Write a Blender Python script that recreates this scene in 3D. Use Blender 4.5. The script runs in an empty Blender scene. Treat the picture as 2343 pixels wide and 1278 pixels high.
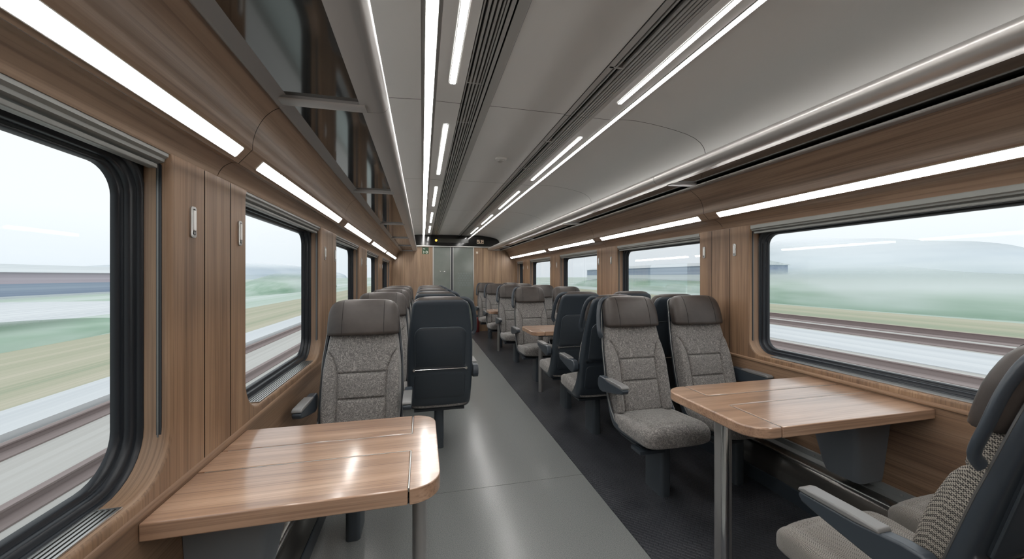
import bpy, bmesh, math, random
from mathutils import Vector, Matrix
random.seed(7)
SC = bpy.context.scene
COL = SC.collection
PI = math.pi

# ------------------------------------------------------------------ helpers
class MB:
    """collects shapes, links them as ONE mesh object"""
    def __init__(s): s.v = []; s.f = []
    def add(s, vs, fs):
        b = len(s.v); s.v += [tuple(v) for v in vs]; s.f += [tuple(i + b for i in f) for f in fs]; return s
    def box(s, x0, x1, y0, y1, z0, z1):
        return s.add([(x0,y0,z0),(x1,y0,z0),(x1,y1,z0),(x0,y1,z0),(x0,y0,z1),(x1,y0,z1),(x1,y1,z1),(x0,y1,z1)],
                     [(0,3,2,1),(4,5,6,7),(0,1,5,4),(1,2,6,5),(2,3,7,6),(3,0,4,7)])
    def extr(s, prof, y0, y1, closed=True, caps=True):
        """profile of (x,z) pulled along y"""
        n = len(prof)
        vs = [(x,y0,z) for x,z in prof] + [(x,y1,z) for x,z in prof]
        fs = [(i,(i+1)%n,(i+1)%n+n,i+n) for i in range(n if closed else n-1)]
        if closed and caps: fs += [tuple(range(n-1,-1,-1)), tuple(range(n,2*n))]
        return s.add(vs, fs)
    def prism(s, poly, z0, z1, conv=None):
        """polygon in a plane pulled along the third axis; conv maps (a,b,c) to xyz"""
        n = len(poly); c = conv or (lambda a,b,h: (a,b,h))
        vs = [c(a,b,z0) for a,b in poly] + [c(a,b,z1) for a,b in poly]
        fs = [tuple(range(n-1,-1,-1)), tuple(range(n,2*n))] + [(i,(i+1)%n,(i+1)%n+n,i+n) for i in range(n)]
        return s.add(vs, fs)
    def rings(s, rings, closed=True, cap0=False, cap1=False):
        n = len(rings[0]); vs = [p for r in rings for p in r]; fs = []
        for k in range(len(rings)-1):
            for i in range(n if closed else n-1):
                j = (i+1) % n
                fs.append((k*n+i, k*n+j, (k+1)*n+j, (k+1)*n+i))
        if cap0: fs.append(tuple(range(n-1,-1,-1)))
        if cap1: fs.append(tuple(range((len(rings)-1)*n, len(rings)*n)))
        return s.add(vs, fs)
    def tube(s, pts, r, n=10, r2=None, up=(0,0,1)):
        pts = [Vector(p) for p in pts]; rs = []
        for i, p in enumerate(pts):
            t = (pts[min(i+1,len(pts)-1)] - pts[max(i-1,0)]).normalized()
            u = Vector(up)
            if abs(t.dot(u)) > .95: u = Vector((1,0,0))
            a = t.cross(u).normalized(); b = t.cross(a).normalized()
            rs.append([tuple(p + a*math.cos(q)*r + b*math.sin(q)*(r2 or r)) for q in [2*PI*k/n for k in range(n)]])
        return s.rings(rs, cap0=True, cap1=True)
    def cyl(s, x, y, z0, z1, r, n=24, r1=None):
        rs = [[(x+rr*math.cos(2*PI*k/n), y+rr*math.sin(2*PI*k/n), z) for k in range(n)] for rr, z in ((r,z0),(r1 or r,z1))]
        return s.rings(rs, cap0=True, cap1=True)
    def mesh(s, name, mat, angle=35, recalc=True):
        me = bpy.data.meshes.new(name)
        me.from_pydata(s.v, [], s.f)
        if recalc:
            bm = bmesh.new(); bm.from_mesh(me)
            bmesh.ops.recalc_face_normals(bm, faces=bm.faces); bm.to_mesh(me); bm.free()
        me.polygons.foreach_set('use_smooth', [True]*len(me.polygons))
        try: me.set_sharp_from_angle(angle=math.radians(angle))
        except Exception: pass
        me.materials.append(mat)
        return me
    def build(s, name, mat, parent=None, angle=35, bevel=0, seg=2, recalc=True, solid=0):
        return link(name, s.mesh(name, mat, angle, recalc), parent, bevel, seg, solid)

def link(name, me, parent=None, bevel=0, seg=2, solid=0):
    o = bpy.data.objects.new(name, me); COL.objects.link(o)
    if parent: o.parent = parent
    if solid:
        m = o.modifiers.new('thickness', 'SOLIDIFY'); m.thickness = solid; m.offset = 0
    if bevel:
        m = o.modifiers.new('edge', 'BEVEL'); m.width = bevel; m.segments = seg; m.limit_method = 'ANGLE'; m.angle_limit = math.radians(40)
        m.harden_normals = False
    return o

def tag(o, label=None, cat=None, group=None, kind=None):
    if label: o['label'] = label
    if cat: o['category'] = cat
    if group: o['group'] = group
    if kind: o['kind'] = kind
    return o
def thing(name, label, cat, loc=(0,0,0), rotz=0, group=None):
    o = bpy.data.objects.new(name, None); o.empty_display_size = .1; COL.objects.link(o)
    o.location = loc; o.rotation_euler = (0,0,rotz)
    return tag(o, label, cat, group)
def lerp(a, b, t): return a + (b-a)*t
def sstep(a, b, x):
    t = max(0., min(1., (x-a)/(b-a))); return t*t*(3-2*t)
def interp(tab, t):
    if t <= tab[0][0]: return tab[0][1]
    for (a, va), (b, vb) in zip(tab, tab[1:]):
        if t <= b:
            return lerp(va, vb, sstep(0,1,(t-a)/(b-a)) if False else (t-a)/(b-a))
    return tab[-1][1]
def catmull(pts, per=6):
    out = []; P = [pts[0]] + list(pts) + [pts[-1]]
    for i in range(1, len(P)-2):
        p0,p1,p2,p3 = P[i-1],P[i],P[i+1],P[i+2]
        for k in range(per):
            t = k/per
            out.append(tuple(.5*((2*b)+(-a+c)*t+(2*a-5*b+4*c-d)*t*t+(-a+3*b-3*c+d)*t**3) for a,b,c,d in zip(p0,p1,p2,p3)))
    out.append(tuple(pts[-1])); return out
def rrect(a0, a1, b0, b1, r, n=8):
    """rounded rectangle loop; r = single radius or (a0b0, a1b0, a1b1, a0b1)"""
    if not isinstance(r, (tuple, list)): r = (r,)*4
    out = []
    for (ca, cb, q, rr) in ((a0+r[0], b0+r[0], PI, r[0]), (a1-r[1], b0+r[1], 1.5*PI, r[1]), (a1-r[2], b1-r[2], 0, r[2]), (a0+r[3], b1-r[3], .5*PI, r[3])):
        for k in range(n+1):
            t = q + .5*PI*k/n; out.append((ca+rr*math.cos(t), cb+rr*math.sin(t)))
    return out
def outer_loop(a0, a1, b0, b1, inner, A0, A1, B0, B1, n=8):
    """rectangle A/B sampled to pair with rrect(..., n)"""
    out = []
    corners = ((A0,B0,'ba'), (A1,B0,'ab'), (A1,B1,'ba'), (A0,B1,'ab'))
    for c in range(4):
        CA, CB, _ = corners[c]
        s = inner[c*(n+1)]; e = inner[c*(n+1)+n]
        for k in range(n+1):
            t = k/(n/2)
            if c in (0, 2):      # starts on vertical side, ends on horizontal side
                p = (CA, lerp(s[1], CB, t)) if t <= 1 else (lerp(CA, e[0], t-1), CB)
            else:
                p = (lerp(s[0], CA, t), CB) if t <= 1 else (CA, lerp(CB, e[1], t-1))
            out.append(p)
    return out

# ------------------------------------------------------------------ materials
def srgb(r, g, b):
    f = lambda c: (c/255/12.92) if c/255 <= .04045 else ((c/255+.055)/1.055)**2.4
    return (f(r), f(g), f(b), 1)
class NT:
    def __init__(s, name):
        s.m = bpy.data.materials.new(name); s.m.use_nodes = True
        s.t = s.m.node_tree; s.t.nodes.clear()
        s.out = s.n('ShaderNodeOutputMaterial')
    def n(s, typ, **kw):
        nd = s.t.nodes.new(typ)
        for k, v in kw.items():
            if k in nd.inputs: nd.inputs[k].default_value = v
            else: setattr(nd, k, v)
        return nd
    def l(s, a, ao, b, bi): s.t.links.new(a.outputs[ao], b.inputs[bi])
    def bsdf(s, **kw):
        b = s.n('ShaderNodeBsdfPrincipled')
        for k, v in kw.items(): b.inputs[k].default_value = v
        s.l(b, 'BSDF', s.out, 'Surface'); return b
    def coord(s, scale=(1,1,1), kind='Object', rot=(0,0,0)):
        c = s.n('ShaderNodeTexCoord'); m = s.n('ShaderNodeMapping')
        m.inputs['Scale'].default_value = scale; m.inputs['Rotation'].default_value = rot
        s.l(c, kind, m, 'Vector'); return m
    def ramp(s, stops, interp='LINEAR'):
        r = s.n('ShaderNodeValToRGB'); r.color_ramp.interpolation = interp
        e = r.color_ramp.elements
        e[0].position, e[0].color = stops[0]; e[1].position, e[1].color = stops[-1]
        for p, c in stops[1:-1]:
            k = e.new(p); k.color = c
        return r
def plain(name, col, rough=.5, metal=0, **kw):
    t = NT(name); t.bsdf(**{'Base Color': col, 'Roughness': rough, 'Metallic': metal, **kw}); return t.m
def wood(name, axis, cols, rough=.42, scale=1., coat=0., bump=.08):
    t = NT(name)
    st = {'x': (.045,1,1), 'y': (1,.045,1), 'z': (1,1,.045), 'yz': (1.6,.05,.05)}[axis]
    st2 = {'x': (.012,1,1), 'y': (1,.012,1), 'z': (1,1,.012), 'yz': (1.6,.013,.013)}[axis]
    m1 = t.coord(tuple(a*16*scale for a in st)); m2 = t.coord(tuple(a*150*scale for a in st2)); m3 = t.coord(tuple(a*5*scale for a in st))
    n1 = t.n('ShaderNodeTexNoise', Scale=1., Detail=5., Roughness=.6, Distortion=.6); t.l(m1,'Vector',n1,'Vector')
    n2 = t.n('ShaderNodeTexNoise', Scale=1., Detail=3., Roughness=.6); t.l(m2,'Vector',n2,'Vector')
    n3 = t.n('ShaderNodeTexNoise', Scale=1., Detail=2.); t.l(m3,'Vector',n3,'Vector')
    r = t.ramp([(.3,cols[0]),(.5,cols[1]),(.72,cols[2])]); t.l(n1,'Fac',r,'Fac')
    r3 = t.ramp([(.3,(.85,.84,.86,1)),(.7,(1.12,1.1,1.05,1))]); t.l(n3,'Fac',r3,'Fac')
    r2 = t.ramp([(.36,(.62,.6,.6,1)),(.52,(1,1,1,1))]); t.l(n2,'Fac',r2,'Fac')
    a = t.n('ShaderNodeMix', data_type='RGBA', blend_type='MULTIPLY'); a.inputs[0].default_value = .75
    t.l(r,'Color',a,6); t.l(r2,'Color',a,7)
    b = t.n('ShaderNodeMix', data_type='RGBA', blend_type='MULTIPLY'); b.inputs[0].default_value = 1
    t.l(a,2,b,6); t.l(r3,'Color',b,7)
    s = t.bsdf(Roughness=rough); t.l(b,2,s,'Base Color')
    if coat: s.inputs['Coat Weight'].default_value = coat; s.inputs['Coat Roughness'].default_value = .14
    bp = t.n('ShaderNodeBump', Strength=bump, Distance=.002); t.l(n2,'Fac',bp,'Height'); t.l(bp,'Normal',s,'Normal')
    return t.m
W_D, W_M, W_L = srgb(112,84,63), srgb(146,113,86), srgb(168,134,105)
M = {}
M['wood_v'] = wood('wood panel upright grain', 'z', (srgb(116,91,71), srgb(142,114,90), srgb(160,132,106)))
M['wood_h'] = wood('wood panel level grain', 'y', (srgb(112,88,70), srgb(140,113,91), srgb(156,130,107)))
M['wood_reveal'] = wood('wood window reveal', 'yz', (srgb(120,96,77), srgb(146,119,96), srgb(162,135,110)))
M['wood_cove'] = wood('wood cove lightened', 'y', (srgb(126,105,89), srgb(152,129,110), srgb(170,147,126)), rough=.33, scale=.6)  # panel wood with its colour lightened to make up for weak light here
M['wood_end'] = wood('wood end wall', 'z', (srgb(122,100,80), srgb(148,123,100), srgb(164,139,113)), scale=.8)
M['wood_table'] = wood('wood table', 'x', (srgb(134,106,88), srgb(164,133,111), srgb(182,152,130)), rough=.3, coat=.9)
M['stitch'] = plain('dark stitching', (.012,.010,.009,1), .8)
M['shadow_gap'] = plain('shadow gap', (.012,.01,.009,1), .9)
M['rubber'] = plain('black rubber', (.014,.018,.024,1), .33)
M['alu'] = plain('brushed aluminium', (.50,.50,.49,1), .34, 1)
M['alu_dark'] = plain('dark aluminium', (.20,.20,.195,1), .38, .85)
M['rack_frame'] = plain('grey rack frame', (.34,.335,.33,1), .36, .35)
M['rack_rail'] = plain('satin rail', (.47,.455,.44,1), .34, .6)
M['chrome'] = plain('chrome', (.72,.72,.72,1), .14, 1)
M['blind'] = plain('blind cassette grey', (.25,.255,.245,1), .42, .3)
M['ceiling'] = plain('ceiling grey paint', (.74,.735,.72,1), .45)
M['ceil_metal'] = plain('ceiling metal trim', (.46,.455,.44,1), .38, .3)
M['black'] = plain('matt black', (.01,.01,.01,1), .7)
M['display'] = plain('black display glass', (.006,.006,.006,1), .08, 0, **{'Specular IOR Level': .6})
M['screen'] = plain('unlit screen', (.035,.035,.03,1), .15)
M['shell'] = plain('dark slate plastic', (.034,.044,.056,1), .33)
M['shell2'] = plain('dark slate panel', (.028,.036,.045,1), .42)
M['legblue'] = plain('slate grey leg', (.07,.085,.10,1), .36, .35)
M['steel_post'] = plain('steel post', (.40,.395,.39,1), .28, .7)
M['armtop'] = plain('armrest pad', (.17,.17,.17,1), .34)
M['bracket'] = plain('bracket plastic', (.18,.20,.225,1), .5)
M['duct'] = plain('dark duct metal', (.17,.165,.155,1), .22, .8)
M['ledge'] = plain('ledge metal', (.36,.38,.38,1), .35, .6)
M['white'] = plain('white plastic', (.85,.85,.83,1), .45)
M['beige'] = plain('beige plastic', (.5,.4,.3,1), .5)
M['red'] = plain('red paint', (.13,.02,.02,1), .4)
M['sign_green'] = plain('green sign', (.022,.07,.03,1), .5)
M['sign_white'] = plain('sign white', (.75,.78,.7,1), .5)
M['wire'] = plain('wire', (.25,.27,.3,1), .6)

def emit(name, col, strength):
    t = NT(name); e = t.n('ShaderNodeEmission', Color=col, Strength=strength); t.l(e,'Emission',t.out,'Surface'); return t.m
M['led'] = emit('led diffuser', (1,.975,.94,1), 26)
M['led_c'] = emit('ceiling led diffuser', (1,.98,.95,1), 28)
M['amber'] = emit('amber lamp', (1,.62,.12,1), 1.4)

def leather():
    t = NT('brown leather'); m = t.coord((1,1,1))
    v = t.n('ShaderNodeTexVoronoi', Scale=420.); t.l(m,'Vector',v,'Vector')
    n = t.n('ShaderNodeTexNoise', Scale=9., Detail=4.); t.l(m,'Vector',n,'Vector')
    r = t.ramp([(.3,srgb(48,42,39)),(.7,srgb(63,56,52))]); t.l(n,'Fac',r,'Fac')
    s = t.bsdf(Roughness=.45); t.l(r,'Color',s,'Base Color')
    b = t.n('ShaderNodeBump', Strength=.12, Distance=.001); t.l(v,'Distance',b,'Height'); t.l(b,'Normal',s,'Normal')
    return t.m
M['leather'] = leather()
def fabric():
    t = NT('squiggle fabric'); m = t.coord((1,1,1))
    n = t.n('ShaderNodeTexNoise', Scale=44., Detail=.5, Roughness=.4, Distortion=1.1); t.l(m,'Vector',n,'Vector')
    k = t.n('ShaderNodeMath', operation='MULTIPLY'); k.inputs[1].default_value = 5.; t.l(n,'Fac',k,0)
    p = t.n('ShaderNodeMath', operation='PINGPONG'); p.inputs[1].default_value = .5; t.l(k,0,p,0)
    r = t.ramp([(.0,srgb(146,143,139)),(.12,srgb(140,137,133)),(.22,srgb(110,107,105)),(.5,srgb(101,98,97))]); t.l(p,0,r,'Fac')
    f = t.n('ShaderNodeTexNoise', Scale=900., Detail=1.); t.l(m,'Vector',f,'Vector')
    rf = t.ramp([(.3,(.72,.72,.72,1)),(.7,(1.15,1.15,1.15,1))]); t.l(f,'Fac',rf,'Fac')
    a = t.n('ShaderNodeMix', data_type='RGBA', blend_type='MULTIPLY'); a.inputs[0].default_value = .9
    t.l(r,'Color',a,6); t.l(rf,'Color',a,7)
    s = t.bsdf(Roughness=.92); t.l(a,2,s,'Base Color')
    s.inputs['Sheen Weight'].default_value = .25
    b = t.n('ShaderNodeBump', Strength=.25, Distance=.002); t.l(p,0,b,'Height'); t.l(b,'Normal',s,'Normal')
    return t.m
M['fabric'] = fabric()
def herring(name, per, cu, cv, lo, hi):
    """zig-zag weave: diagonal stripes that turn at every column"""
    t = NT(name); c = t.n('ShaderNodeTexCoord'); sp = t.n('ShaderNodeSeparateXYZ'); t.l(c,'Object',sp,'Vector')
    def mth(op, a, b=None):
        q = t.n('ShaderNodeMath', operation=op)
        for i, v in enumerate((a, b)):
            if v is None: continue
            if isinstance(v, (int, float)): q.inputs[i].default_value = v
            else: t.t.links.new(v, q.inputs[i])
        return q.outputs[0]
    def comb(cf):
        o = 0
        for ax, w in zip('XYZ', cf):
            if w: o = mth('ADD', mth('MULTIPLY', sp.outputs[ax], w), o)
        return o
    u = comb(cu); v = comb(cv)
    zz = mth('PINGPONG', u, per*2.2)
    st = mth('PINGPONG', mth('ADD', v, zz), per*.5)
    nz = t.n('ShaderNodeTexNoise', Scale=700., Detail=2.); t.l(c,'Object',nz,'Vector')
    hgt = mth('ADD', mth('MULTIPLY', st, 1/per), mth('MULTIPLY', nz.outputs['Fac'], .35))
    r = t.ramp([(.22,lo),(.62,hi)]); t.t.links.new(hgt, r.inputs['Fac'])
    s = t.bsdf(Roughness=.95); t.l(r,'Color',s,'Base Color'); s.inputs['Sheen Weight'].default_value = .2
    b = t.n('ShaderNodeBump', Strength=.5, Distance=.002); t.t.links.new(hgt, b.inputs['Height']); t.l(b,'Normal',s,'Normal')
    return t.m
M['herring'] = herring('herringbone fabric', .0046, (1,.25,.0), (.25,1,1), srgb(48,45,43), srgb(156,151,145))
def tweed():
    t = NT('basket weave fabric'); m = t.coord((1,1,1), rot=(.5,.35,.78))
    c = t.n('ShaderNodeTexChecker', Scale=270.); t.l(m,'Vector',c,'Vector')
    n = t.n('ShaderNodeTexNoise', Scale=380., Detail=2.); t.l(m,'Vector',n,'Vector')
    a = t.n('ShaderNodeMath', operation='MULTIPLY_ADD'); a.inputs[1].default_value = .55; t.l(c,'Fac',a,0); t.l(n,'Fac',a,2)
    r = t.ramp([(.45,srgb(30,29,29)),(.8,srgb(88,85,81)),(1.05 if False else 1.,srgb(150,144,135))]); t.l(a,0,r,'Fac')
    s = t.bsdf(Roughness=.95); t.l(r,'Color',s,'Base Color')
    b = t.n('ShaderNodeBump', Strength=.5, Distance=.002); t.l(a,0,b,'Height'); t.l(b,'Normal',s,'Normal'); return t.m
M['tweed'] = tweed()

def floor_mat():
    t = NT('grey speckled floor'); m = t.coord((1,1,1))
    n = t.n('ShaderNodeTexNoise', Scale=260., Detail=3., Roughness=.7); t.l(m,'Vector',n,'Vector')
    n2 = t.n('ShaderNodeTexNoise', Scale=2.2, Detail=3.); t.l(m,'Vector',n2,'Vector')
    r = t.ramp([(.36,srgb(98,101,101)),(.5,srgb(120,123,122)),(.66,srgb(136,138,136))]); t.l(n,'Fac',r,'Fac')
    s = t.bsdf(); t.l(r,'Color',s,'Base Color')
    s.inputs['Roughness'].default_value = .21; s.inputs['Specular IOR Level'].default_value = .6
    return t.m
M['floor'] = floor_mat()
def mat_floor():
    t = NT('dark studded floor'); m = t.coord((1,1,1), rot=(0,0,.78)); m2 = t.coord((1,1,1))
    b1 = t.n('ShaderNodeTexBrick', Scale=12.); b1.inputs['Mortar Size'].default_value = .05
    b1.inputs['Mortar Smooth'].default_value = .7
    t.l(m,'Vector',b1,'Vector')
    n = t.n('ShaderNodeTexNoise', Scale=6., Detail=4.); t.l(m2,'Vector',n,'Vector')
    r = t.ramp([(.3,srgb(44,46,51)),(.7,srgb(56,58,63))]); t.l(n,'Fac',r,'Fac')
    s = t.bsdf(Roughness=.3); t.l(r,'Color',s,'Base Color')
    b = t.n('ShaderNodeBump', Strength=.6, Distance=.003, invert=True); t.l(b1,'Fac',b,'Height'); t.l(b,'Normal',s,'Normal')
    return t.m
M['floor_dark'] = mat_floor()
def glass():
    t = NT('window glass'); tr = t.n('ShaderNodeBsdfTransparent', Color=(.93,.96,.96,1)); g = t.n('ShaderNodeBsdfGlossy', Roughness=.02)
    f = t.n('ShaderNodeFresnel', IOR=1.45); x = t.n('ShaderNodeMixShader')
    mu = t.n('ShaderNodeMath', operation='MULTIPLY'); mu.inputs[1].default_value = .22; t.l(f,'Fac',mu,0); t.l(mu,0,x,'Fac'); t.l(tr,'BSDF',x,1); t.l(g,'BSDF',x,2); t.l(x,'Shader',t.out,'Surface'); return t.m
M['glass'] = glass()
M['smoked'] = plain('smoked glass shelf', (.022,.022,.020,1), .07, 0, **{'IOR': 2.1})
def door_glass():
    t = NT('frosted door glass'); m = t.coord((1,1,1)); n = t.n('ShaderNodeTexNoise', Scale=3.); t.l(m,'Vector',n,'Vector')
    r = t.ramp([(.3,srgb(112,119,114)),(.7,srgb(126,132,127))]); t.l(n,'Fac',r,'Fac')
    s = t.bsdf(Roughness=.12, IOR=1.6); t.l(r,'Color',s,'Base Color'); return t.m
M['door_glass'] = door_glass()
M['door_hex'] = plain('etched hexagon', srgb(122,130,128), .25)

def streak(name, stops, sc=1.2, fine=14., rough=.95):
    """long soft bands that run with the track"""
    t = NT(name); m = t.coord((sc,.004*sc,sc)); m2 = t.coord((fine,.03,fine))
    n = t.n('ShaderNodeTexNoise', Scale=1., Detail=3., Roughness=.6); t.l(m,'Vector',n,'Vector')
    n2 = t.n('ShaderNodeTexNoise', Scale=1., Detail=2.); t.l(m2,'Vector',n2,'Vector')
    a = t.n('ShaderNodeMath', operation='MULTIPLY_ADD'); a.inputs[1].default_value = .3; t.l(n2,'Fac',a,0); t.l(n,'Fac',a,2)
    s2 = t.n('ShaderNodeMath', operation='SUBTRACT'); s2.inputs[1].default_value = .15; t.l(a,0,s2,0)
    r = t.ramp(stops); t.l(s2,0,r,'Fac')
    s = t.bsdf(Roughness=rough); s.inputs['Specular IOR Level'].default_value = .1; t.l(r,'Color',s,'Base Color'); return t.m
M['ballast'] = streak('track ballast', [(.3,srgb(178,176,172)),(.5,srgb(200,198,194)),(.7,srgb(214,213,210))], .9)
M['rail'] = streak('rusty rail', [(.3,srgb(140,126,124)),(.7,srgb(174,162,160))], 2.)
M['concrete'] = streak('pale concrete edge', [(.3,srgb(206,210,214)),(.7,srgb(232,234,236))], 1.5)
M['verge'] = streak('dry grass verge', [(.3,srgb(150,166,144)),(.5,srgb(182,182,160)),(.7,srgb(202,196,178))], .5)
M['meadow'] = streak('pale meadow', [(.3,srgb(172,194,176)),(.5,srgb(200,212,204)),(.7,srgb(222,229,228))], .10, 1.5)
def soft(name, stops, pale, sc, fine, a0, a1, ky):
    """streaks mixed with a pale tone, haze painted in as alpha fading upward"""
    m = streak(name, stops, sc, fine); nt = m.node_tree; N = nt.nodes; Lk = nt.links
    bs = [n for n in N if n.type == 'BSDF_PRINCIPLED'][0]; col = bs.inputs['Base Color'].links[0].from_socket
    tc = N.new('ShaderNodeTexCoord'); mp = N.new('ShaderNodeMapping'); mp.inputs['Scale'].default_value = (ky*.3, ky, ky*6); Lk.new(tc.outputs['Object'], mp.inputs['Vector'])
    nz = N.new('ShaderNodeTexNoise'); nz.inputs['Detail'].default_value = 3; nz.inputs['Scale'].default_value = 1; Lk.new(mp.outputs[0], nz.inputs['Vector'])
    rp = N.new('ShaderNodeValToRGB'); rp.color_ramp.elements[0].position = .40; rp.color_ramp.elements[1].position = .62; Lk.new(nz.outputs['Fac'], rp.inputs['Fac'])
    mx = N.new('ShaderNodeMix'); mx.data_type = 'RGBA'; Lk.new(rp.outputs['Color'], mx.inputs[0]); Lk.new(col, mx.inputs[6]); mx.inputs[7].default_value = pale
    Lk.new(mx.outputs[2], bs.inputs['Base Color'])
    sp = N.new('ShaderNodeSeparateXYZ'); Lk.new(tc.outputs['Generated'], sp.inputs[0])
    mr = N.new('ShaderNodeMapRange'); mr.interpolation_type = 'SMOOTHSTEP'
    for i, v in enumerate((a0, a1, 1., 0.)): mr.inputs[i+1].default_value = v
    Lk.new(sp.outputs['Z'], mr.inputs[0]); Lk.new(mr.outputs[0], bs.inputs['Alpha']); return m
M['hedge'] = soft('green hedge', [(.3,srgb(140,170,148)),(.5,srgb(166,190,172)),(.7,srgb(196,212,200))], srgb(218,226,224), .35, 3., .45, 1., .05)
M['hill'] = soft('hazy hill', [(.3,srgb(188,200,212)),(.7,srgb(212,221,228))], srgb(232,237,241), .012, .1, .35, 1., .006)  # distance haze put into the pale colours and the alpha
M['mauve'] = streak('mauve wall', [(.3,srgb(186,172,184)),(.7,srgb(206,196,206))], 1., 4.)
M['blueg'] = streak('blue grey band', [(.3,srgb(150,162,184)),(.7,srgb(178,188,204))], 1., 4.)
M['pale'] = streak('pale wall', [(.3,srgb(206,212,216)),(.7,srgb(228,232,234))], 1., 4.)

# ------------------------------------------------------------------ camera
CAM_H = 1.35
cam = bpy.data.cameras.new('camera'); co = bpy.data.objects.new('camera', cam); COL.objects.link(co)
F = 850.
cam.sensor_width = 36; cam.lens = 36*F/2343; cam.shift_y = -7/2343; cam.clip_start = .02; cam.clip_end = 3000
co.location = (0,0,CAM_H); co.rotation_euler = (PI/2, 0, -math.atan(205.5/F))
SC.camera = co

# ------------------------------------------------------------------ setting
Y0, Y1 = -1.6, 9.1
XL, XR = -.68, 2.3
def struct(o): o['kind'] = 'structure'; return o
# floor
fl = MB(); fl.box(XL-.02, 1.065, Y0, 2.352, -.05, 0); fl.box(XL-.02, 1.065, 2.356, Y1, -.05, 0)
fl.box(XL-.02, 1.065, Y0, Y1, -.06, -.003)
struct(fl.build('floor', M['floor']))
fd = MB(); fd.box(1.069, XR+.02, Y0, Y1, -.05, 0)
struct(fd.build('floor_side_strip', M['floor_dark']))

# ceiling
def arc_pts(P): return P
left_ceil = [(-.41,1.96),(-.405,2.12),(-.385,2.22),(-.34,2.285),(-.26,2.322),(-.16,2.336),(-.005,2.345)]
mid0 = [(.075,2.345),(.215,2.345)]
mid1 = [(.385,2.35),(.855,2.35)]
mid2 = [(1.045,2.345),(1.172,2.345)]
right_ceil = [(1.212,2.352),(1.33,2.357),(1.446,2.349),(1.55,2.336),(1.64,2.322),(1.728,2.304),(1.79,2.283),(1.835,2.256),(1.862,2.225),(1.876,2.185),(1.88,2.10),(1.88,1.99)]
cb = MB(); seams = [Y0, .40, 2.15, 3.90, 5.65, 7.40, Y1]
for a, b in zip(seams, seams[1:]):
    for P in (left_ceil, mid0, mid1, mid2, right_ceil):
        cb.extr(P, a+.0022, b-.0022, closed=False)
ceil = struct(cb.build('ceiling', M['ceiling'], recalc=False))
bk = MB()
for P in (left_ceil, mid0, mid1, mid2, right_ceil):
    bk.extr([(x, z+.006) for x, z in P], Y0, Y1, closed=False)
bk.box(-.9, 2.5, Y0, Y1, 2.45, 2.5)
bk.box(-.02,1.25,Y0,Y1,2.40,2.41)
bk.build('seam_backing', M['shadow_gap'], ceil, recalc=False)
# body sides above the coves, closed to the sky
bs = MB(); bs.box(-.95,-.93,Y0,Y1,1.8,2.5); bs.box(2.54,2.56,Y0,Y1,1.82,2.5)
bs.box(-.95,-.30,Y0,Y1,2.02,2.04); bs.box(1.84,2.56,Y0,Y1,2.06,2.08)
bs.build('roof_void', M['shadow_gap'], ceil)
bs = MB(); bs.box(-.95,2.56,Y0-.04,Y0-.005,-.1,2.5)
struct(bs.build('wall_back', M['wood_v']))

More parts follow.
